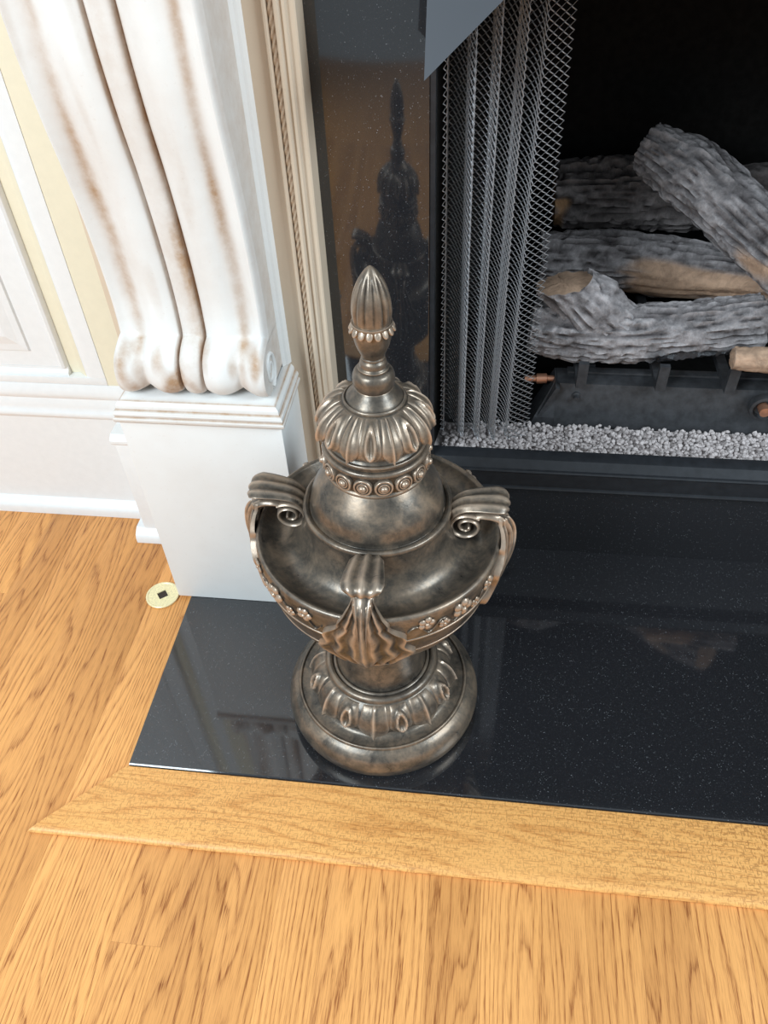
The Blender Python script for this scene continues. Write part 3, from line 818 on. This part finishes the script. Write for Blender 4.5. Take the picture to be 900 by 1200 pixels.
for i in range(16):
    a = 2 * pi * (i + 0.66) / 16
    b = obj('bead', bead_me, None, ring, (0.0497 * cos(a), 0.0497 * sin(a), 0.4325 + DZ), (0, 0, 0))
    b.scale = (1.16, 1.16, 1.16); b.rotation_mode = 'QUATERNION'; b.rotation_quaternion = Vector((cos(a), sin(a), 0.05)).to_track_quat('Z', 'Y')

# lid
LIDP = [(0.0462, 0.4640), (0.0505, 0.4660), (0.0522, 0.4700), (0.0515, 0.4765), (0.0480, 0.4845), (0.0415, 0.4915), (0.0345, 0.4965), (0.0295, 0.4990)]
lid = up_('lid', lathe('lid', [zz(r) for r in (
    [(0.001, 0.4640), (0.0462, 0.4640)], LIDP,
    [(0.0295, 0.4990), (0.0293, 0.5012), (0.0280, 0.5025), (0.0265, 0.5018)],
    [(0.0265, 0.5018), (0.0252, 0.5040), (0.0222, 0.5075), (0.0194, 0.5105), (0.0174, 0.5135)],
    [(0.0174, 0.5135), (0.001, 0.5135)])], 144, 5), urn, ROT)

# finial
def bud_disp(i, z, a):
    zt = 0.578 + DZ
    if z <= zt + 0.001: return 0.0
    t = (z - zt) / 0.047
    return -0.0016 * (1 - abs(cos(6 * a))) ** 1.2 * min(1, t * 8) * max(0.0, min(1, (1.0 - t) * 4))
fin = up_('finial', lathe('finial', [zz(r) for r in (
    [(0.001, 0.5135), (0.0174, 0.5135)],
    [(0.0174, 0.5135), (0.0186, 0.5165), (0.0193, 0.5215), (0.0188, 0.5262), (0.0170, 0.5300), (0.0140, 0.5320)],
    [(0.0140, 0.5320), (0.0142, 0.5338), (0.0132, 0.5348)],
    [(0.0132, 0.5348), (0.0124, 0.5360), (0.0122, 0.5380), (0.0116, 0.5405), (0.0100, 0.5425)],
    [(0.0100, 0.5425), (0.0106, 0.5440), (0.0100, 0.5455)],
    [(0.0100, 0.5455), (0.0120, 0.5500), (0.0150, 0.5575), (0.0168, 0.5660), (0.0178, 0.5755)],
    [(0.0178, 0.5755), (0.0178, 0.5790), (0.0160, 0.5790)],
    [(0.0162, 0.5785), (0.0173, 0.5860), (0.0171, 0.5940), (0.0155, 0.6040), (0.0122, 0.6135), (0.0078, 0.6215), (0.0034, 0.6270), (0.0004, 0.6292)])], 120, 5, bud_disp), urn, ROT)
# scalloped petals of the cup rim
V = []; F = []
pet = lathe('petal', [[(0.0034, -0.001), (0.0034, 0.0006), (0.0022, 0.0016), (0.0002, 0.0018)]], 12, 3)
setattr_f(pet, 'rub', [0.9] * len(pet.vertices)); pet.materials.append(M['bronze'])
for i in range(16):
    a = 2 * pi * i / 16
    p_ = obj('petal', pet, None, fin, (0.0180 * cos(a), 0.0180 * sin(a), 0.5745 + DZ)); p_.scale = (0.85, 1.35, 0.7)
    p_.rotation_mode = 'QUATERNION'; p_.rotation_quaternion = Vector((cos(a), sin(a), 0.5)).to_track_quat('Z', 'Y')


# leaf relief patches that follow a lathe profile
def patch(name, prof, s0, s1, half, height, nu=13, ns=16, skirt=0.0012):
    PR = catmull(prof, 8); V = []; F = []; RB = []
    for i in range(ns + 1):
        s = i / ns; t = s0 + (s1 - s0) * s
        r, z = interp(PR, t); ra, za = interp(PR, max(0, t - 0.02)); rb, zb = interp(PR, min(1, t + 0.02))
        tr, tz = rb - ra, zb - za; L_ = math.hypot(tr, tz); nr_, nz_ = tz / L_, -tr / L_
        if nr_ * 0.3 + (nz_ if abs(nz_) > abs(nr_) else nr_) < 0: nr_, nz_ = -nr_, -nz_
        ha = half(s)
        for k in range(nu + 1):
            u = -1 + 2 * k / nu
            edge = (k in (0, nu)) or i in (0, ns)
            h, rub = height(u, s)
            if edge: h = -skirt
            a = u * ha
            rr = r + nr_ * h; V.append((rr * cos(a), rr * sin(a), z + nz_ * h + DZ)); RB.append(0.1 if edge else rub)
    for i in range(ns):
        for k in range(nu):
            a = i * (nu + 1) + k; F.append((a, a + 1, a + nu + 2, a + nu + 1))
    me = mesh(name, V, F)
    import bmesh
    bm = bmesh.new(); bm.from_mesh(me)
    c = sum((f.normal * f.calc_area() for f in bm.faces), Vector())
    if c.x + c.z * 0.4 < 0: bmesh.ops.reverse_faces(bm, faces=bm.faces)
    bm.to_mesh(me); bm.free()
    me.polygons.foreach_set('use_smooth', [True] * len(me.polygons)); me.set_sharp_from_angle(angle=radians(55))
    setattr_f(me, 'rub', RB); me.materials.append(M['bronze'])
    return me


def ring_of(me, name, n, par, phase=0.0):
    for i in range(n):
        obj(name, me, None, par, (0, 0, 0), (0, 0, 2 * pi * (i + phase) / n))


def round_end(a, s, s_r):
    return a if s < s_r else a * sqrt(max(0.0, 1 - ((s - s_r) / (1 - s_r)) ** 2) * 0.97 + 0.03)


def eye_leaf(H):
    def f(u, s):
        e = sqrt((u / 0.50) ** 2 + ((s - 0.58) / 0.36) ** 2)
        ringh = exp(-((e - 0.75) / 0.22) ** 2)
        body = (1 - u ** 4) * min(1, s * 5)
        inner = -0.5 * exp(-(e / 0.45) ** 2)
        h = H * (0.45 * body + 0.75 * ringh + inner * 0.5)
        return h, max(0, min(1, ringh * 0.9 - 0.1))
    return f


def dart_leaf(H):
    def f(u, s):
        rib = max(0, 1 - abs(u) / 0.16)
        side = 1 - abs(u) ** 3 + 0.25 * max(0, abs(u) - 0.45)
        flare = 0.5 + 0.9 * s * s
        h = H * flare * (0.55 * side + 0.55 * rib) * min(1, s * 6 + 0.15)
        return h, max(0.0, min(1, 0.9 * rib + 0.5 * s * s - 0.1))
    return f

# lid leaves run from the inner ring (t=1) down and out to the widest line (t~0.1)
e_me = patch('leaf', LIDP, 0.98, 0.20, lambda s: round_end(radians(10.5 + 2.5 * s), s, 0.66), eye_leaf(0.0042), 18, 20)
d_me = patch('leaf', LIDP, 0.98, 0.04, lambda s: radians(9.0 + 4.0 * s) * (1 if s < 0.6 else max(0.05, 1 - ((s - 0.6) / 0.4) ** 1.6)), dart_leaf(0.0058), 18, 20)
ring_of(e_me, 'leaf', 8, lid, 0.05); ring_of(d_me, 'leaf', 8, lid, 0.55)
# foot leaves
FOOTP = [(0.0890, 0.0565), (0.0892, 0.062), (0.0880, 0.070), (0.0845, 0.080), (0.078, 0.0885), (0.0705, 0.0945)]
b_me = patch('leaf', FOOTP, 0.98, 0.0, lambda s: round_end(radians(11.5 + 2.5 * s), s, 0.60), dart_leaf(0.0060), 20, 22)
ef_me = patch('leaf', FOOTP, 0.98, 0.16, lambda s: round_end(radians(8.5 + 2.5 * s), s, 0.62), eye_leaf(0.0056), 20, 22)
ring_of(b_me, 'leaf', 8, foot, 0.0); ring_of(ef_me, 'leaf', 8, foot, 0.5)

# acanthus leaf spreading from every handle over the bowl
BRO = catmull(BOWL_OUT, 8)
def bowl_r(z):
    for (r0, z0), (r1, z1) in zip(BRO[:-1], BRO[1:]):
        if z0 <= z <= z1: return r0 + (r1 - r0) * (z - z0) / (z1 - z0)
    return BRO[-1][0] if z > BRO[-1][1] else BRO[0][0]
ARC = [(0.104, 0.236), (0.1155, 0.252), (0.1270, 0.276), (0.1335, 0.302), (0.1355, 0.326), (0.1325, 0.347), (0.1235, 0.3600), (0.1100, 0.3640), (0.1000, 0.3625)]
def acanthus():
    AP = catmull(ARC, 8); nu, ns = 44, 40; V = []; F = []; RB = []
    env = [(0.010,), (0.013,), (0.019,), (0.028,), (0.038,), (0.046,), (0.049,), (0.043,), (0.026,), (0.003,)]
    for i in range(ns + 1):
        s_ = i / ns; r, z = interp(AP, 0.74 * (1 - s_) + 0.0 * s_)
        w_ = interp(env, s_)[0] * (1 + 0.10 * cos(s_ * 2 * pi * 4.5 + 0.4) * (1 if s_ > 0.3 else 0))
        for k in range(nu + 1):
            u = -1 + 2 * k / nu; au = abs(u)
            zz_ = z + 0.004 * au * au * (1 - s_) - 0.004 * au * (s_ if s_ < 0.9 else 0)
            a_ = u * w_ / 0.128
            mid = exp(-(u / 0.085) ** 2); side = exp(-((au - 0.17) / 0.05) ** 2)
            v_ = cos((au * 2.1 + s_ * 0.55) * 2 * pi * 1.35)
            hh = 0.0045 * mid + 0.0014 * side + 0.0021 * v_ * min(1, au * 4) + 0.0024
            wing = max(0.0, min(1.0, (au - 0.06) / 0.60)) ** 0.8
            rb_ = bowl_r(zz_) if zz_ < 0.322 else max(r - 0.006, 0.124); rr = (r + 0.003) * (1 - wing) + (rb_ + 0.0022 + 0.004 * (1 - s_) * (1 - au)) * wing + hh
            edge = k in (0, nu) or i in (0, ns)
            if edge: rr = rb_ - 0.0015 if zz_ < 0.333 else rr - 0.005
            V.append((rr * cos(a_), rr * sin(a_), zz_ + DZ)); RB.append(0.15 if edge else max(0, min(1, 0.8 * mid + 0.5 * side + 0.4 * max(0, v_) * min(1, au * 4))))
    for i in range(ns):
        for k in range(nu):
            q = i * (nu + 1) + k; F.append((q, q + nu + 1, q + nu + 2, q + 1))
    me = mesh('acanthus_leaf', V, F, 60); setattr_f(me, 'rub', RB); me.materials.append(M['bronze'])
    return me
ac_me = acanthus()

def sweep_ribbon(name, path, wid, thk, ribs=3, nc=22, rib_amp=0.22):
    """path in the (r,z) plane; ribbon width runs tangentially"""
    V = []; F = []; RB = []; m = len(path)
    for i, (r, z) in enumerate(path):
        ra, za = path[max(0, i - 1)]; rb, zb = path[min(m - 1, i + 1)]
        tr, tz = rb - ra, zb - za; L_ = math.hypot(tr, tz) or 1; nr_, nz_ = tz / L_, -tr / L_
        w_, t_ = wid(i / (m - 1)), thk(i / (m - 1))
        for j in range(nc):
            a = 2 * pi * j / nc; cu = cos(a); su = sin(a)
            g = 1 + rib_amp * cos(cu * pi * ribs)
            V.append((r + nr_ * t_ * su * g, w_ * cu, z + nz_ * t_ * su * g + DZ)); RB.append(max(0, min(1, (g - 1) * 2.2)))
    for i in range(m - 1):
        for j in range(nc):
            q = (j + 1) % nc; F.append((i * nc + j, (i + 1) * nc + j, (i + 1) * nc + q, i * nc + q))
    F.append(tuple(range(nc))); F.append(tuple((m - 1) * nc + j for j in range(nc - 1, -1, -1)))
    me = mesh(name, V, F, 60)
    import bmesh
    bm = bmesh.new(); bm.from_mesh(me); bmesh.ops.recalc_face_normals(bm, faces=bm.faces); bm.to_mesh(me); bm.free()
    setattr_f(me, 'rub', RB); me.materials.append(M['bronze'])
    return me

arc = catmull(ARC, 7)
h_me = sweep_ribbon('handle_arc', arc, lambda t: interp([(0.003,), (0.0042,), (0.005,), (0.0055,), (0.0062,), (0.0085,), (0.0115,), (0.0125,), (0.012,)], t)[0],
                    lambda t: interp([(0.002,), (0.0040,), (0.0055,), (0.0068,), (0.0070,), (0.0064,), (0.0054,), (0.0045,), (0.003,)], t)[0], 3)
sp_path = []
for i in range(70):
    t = i / 69; a = radians(50) + t * radians(690); r = 0.0165 * (1 - t) ** 0.85 + 0.0014
    sp_path.append((0.0925 + r * cos(a) * 1.05, 0.3475 + r * sin(a)))
v_me = sweep_ribbon('volute', sp_path, lambda t: 0.0125 - 0.003 * t + 0.004 * max(0, t - 0.8) * 5 * 0.6, lambda t: 0.0034 - 0.0012 * t, 2, 16, 0.1)
ton = catmull([(0.0755, 0.347), (0.0765, 0.358), (0.0810, 0.3685), (0.0895, 0.3755), (0.1010, 0.3785), (0.1120, 0.3800), (0.1225, 0.3805), (0.1290, 0.3790), (0.1310, 0.3755), (0.1285, 0.3730)], 6)
t_me = sweep_ribbon('leaf_tongue', ton, lambda t: interp([(0.007,), (0.0115,), (0.0145,), (0.0165,), (0.0180,), (0.0195,), (0.0205,), (0.0185,), (0.0135,), (0.006,)], t)[0],
                    lambda t: interp([(0.003,), (0.0040,), (0.0046,), (0.0046,), (0.0044,), (0.0044,), (0.0042,), (0.0036,), (0.003,), (0.002,)], t)[0], 3, 44, 0.30)

# rosettes and garland on the bowl band
def rosette_me():
    V = []; F = []; RB = []
    for k in range(6):
        if k < 5: c = Vector((0.0036 * cos(2 * pi * k / 5), 0.0036 * sin(2 * pi * k / 5), 0.0006)); s = (0.0026, 0.0026, 0.0016)
        else: c = Vector((0, 0, 0.0014)); s = (0.0016, 0.0016, 0.0016)
        base = len(V); nl_, nn = 4, 8
        for i in range(nl_ + 1):
            ph = pi * i / nl_
            for j in range(nn):
                V.append((c.x + s[0] * sin(ph) * cos(2 * pi * j / nn), c.y + s[1] * sin(ph) * sin(2 * pi * j / nn), c.z + s[2] * cos(ph))); RB.append(0.7 if i < 2 else 0.2)
        for i in range(nl_):
            for j in range(nn):
                q = (j + 1) % nn; F.append((base + i * nn + j, base + (i + 1) * nn + j, base + (i + 1) * nn + q, base + i * nn + q))
    me = mesh('rosette', V, F, 60); setattr_f(me, 'rub', RB); me.materials.append(M['bronze']); return me
ros = rosette_me()
BR = catmull(BOWL_OUT, 8)
def bowl_pt(t, a, off=0.0):
    r, z = interp(BR, t); ra, za = interp(BR, t - 0.02); rb, zb = interp(BR, min(1, t + 0.02))
    tr, tz = rb - ra, zb - za; L_ = math.hypot(tr, tz); nr_, nz_ = tz / L_, -tr / L_
    return Vector(((r + nr_ * off) * cos(a), (r + nr_ * off) * sin(a), z + nz_ * off + DZ)), Vector((nr_ * cos(a), nr_ * sin(a), nz_))

for qd in range(4):
    a0 = qd * pi / 2
    hd = obj('handle', h_me, None, urn, (0, 0, 0), (0, 0, 0))
    hd.rotation_euler = (Matrix.Rotation(TILT, 3, 'Y') @ Matrix.Rotation(TURN + a0, 3, 'Z')).to_euler()
    obj('volute', v_me, None, hd); obj('leaf_tongue', t_me, None, hd)
    obj('acanthus_leaf', ac_me, None, bowl, (0, 0, 0), (0, 0, a0))
    for off_a, t_, sc in ((27, 0.90, 1.5), (45, 0.89, 2.0), (63, 0.90, 1.5), (36, 0.82, 1.1), (54, 0.82, 1.1)):
        a = a0 + radians(off_a); p_, nn = bowl_pt(t_, a, 0.0004)
        o = obj('rosette', ros, None, bowl, p_); o.scale = (sc, sc, sc)
        o.rotation_mode = 'QUATERNION'; o.rotation_quaternion = nn.to_track_quat('Z', 'Y')
    pts = []
    for i in range(61):
        f = i / 60; a = a0 + radians(19 + 52 * f)
        pts.append(bowl_pt(0.83 + 0.045 * sin(f * 2 * pi * 4), a, 0.0006)[0])
    me = tube_me('garland', pts, 0.0011, 6); setattr_f(me, 'rub', [0.5] * len(me.vertices))
    obj('garland', me, 'bronze', bowl)

# two fine ridges round the bowl band
for z_, th_ in ((0.297, 0.0011), (0.268, 0.0009)):
    r_ = bowl_r(z_)
    pr = [(r_ + th_ * cos(t) * 0.9, z_ + th_ * sin(t) * 1.2) for t in [-pi / 2 + pi * i / 6 for i in range(7)]]
    me = lathe('band_ridge', [zz(pr)], 120, 1, None, 60); setattr_f(me, 'rub', [0.45] * len(me.vertices))
    obj('band_ridge', me, 'bronze', bowl)
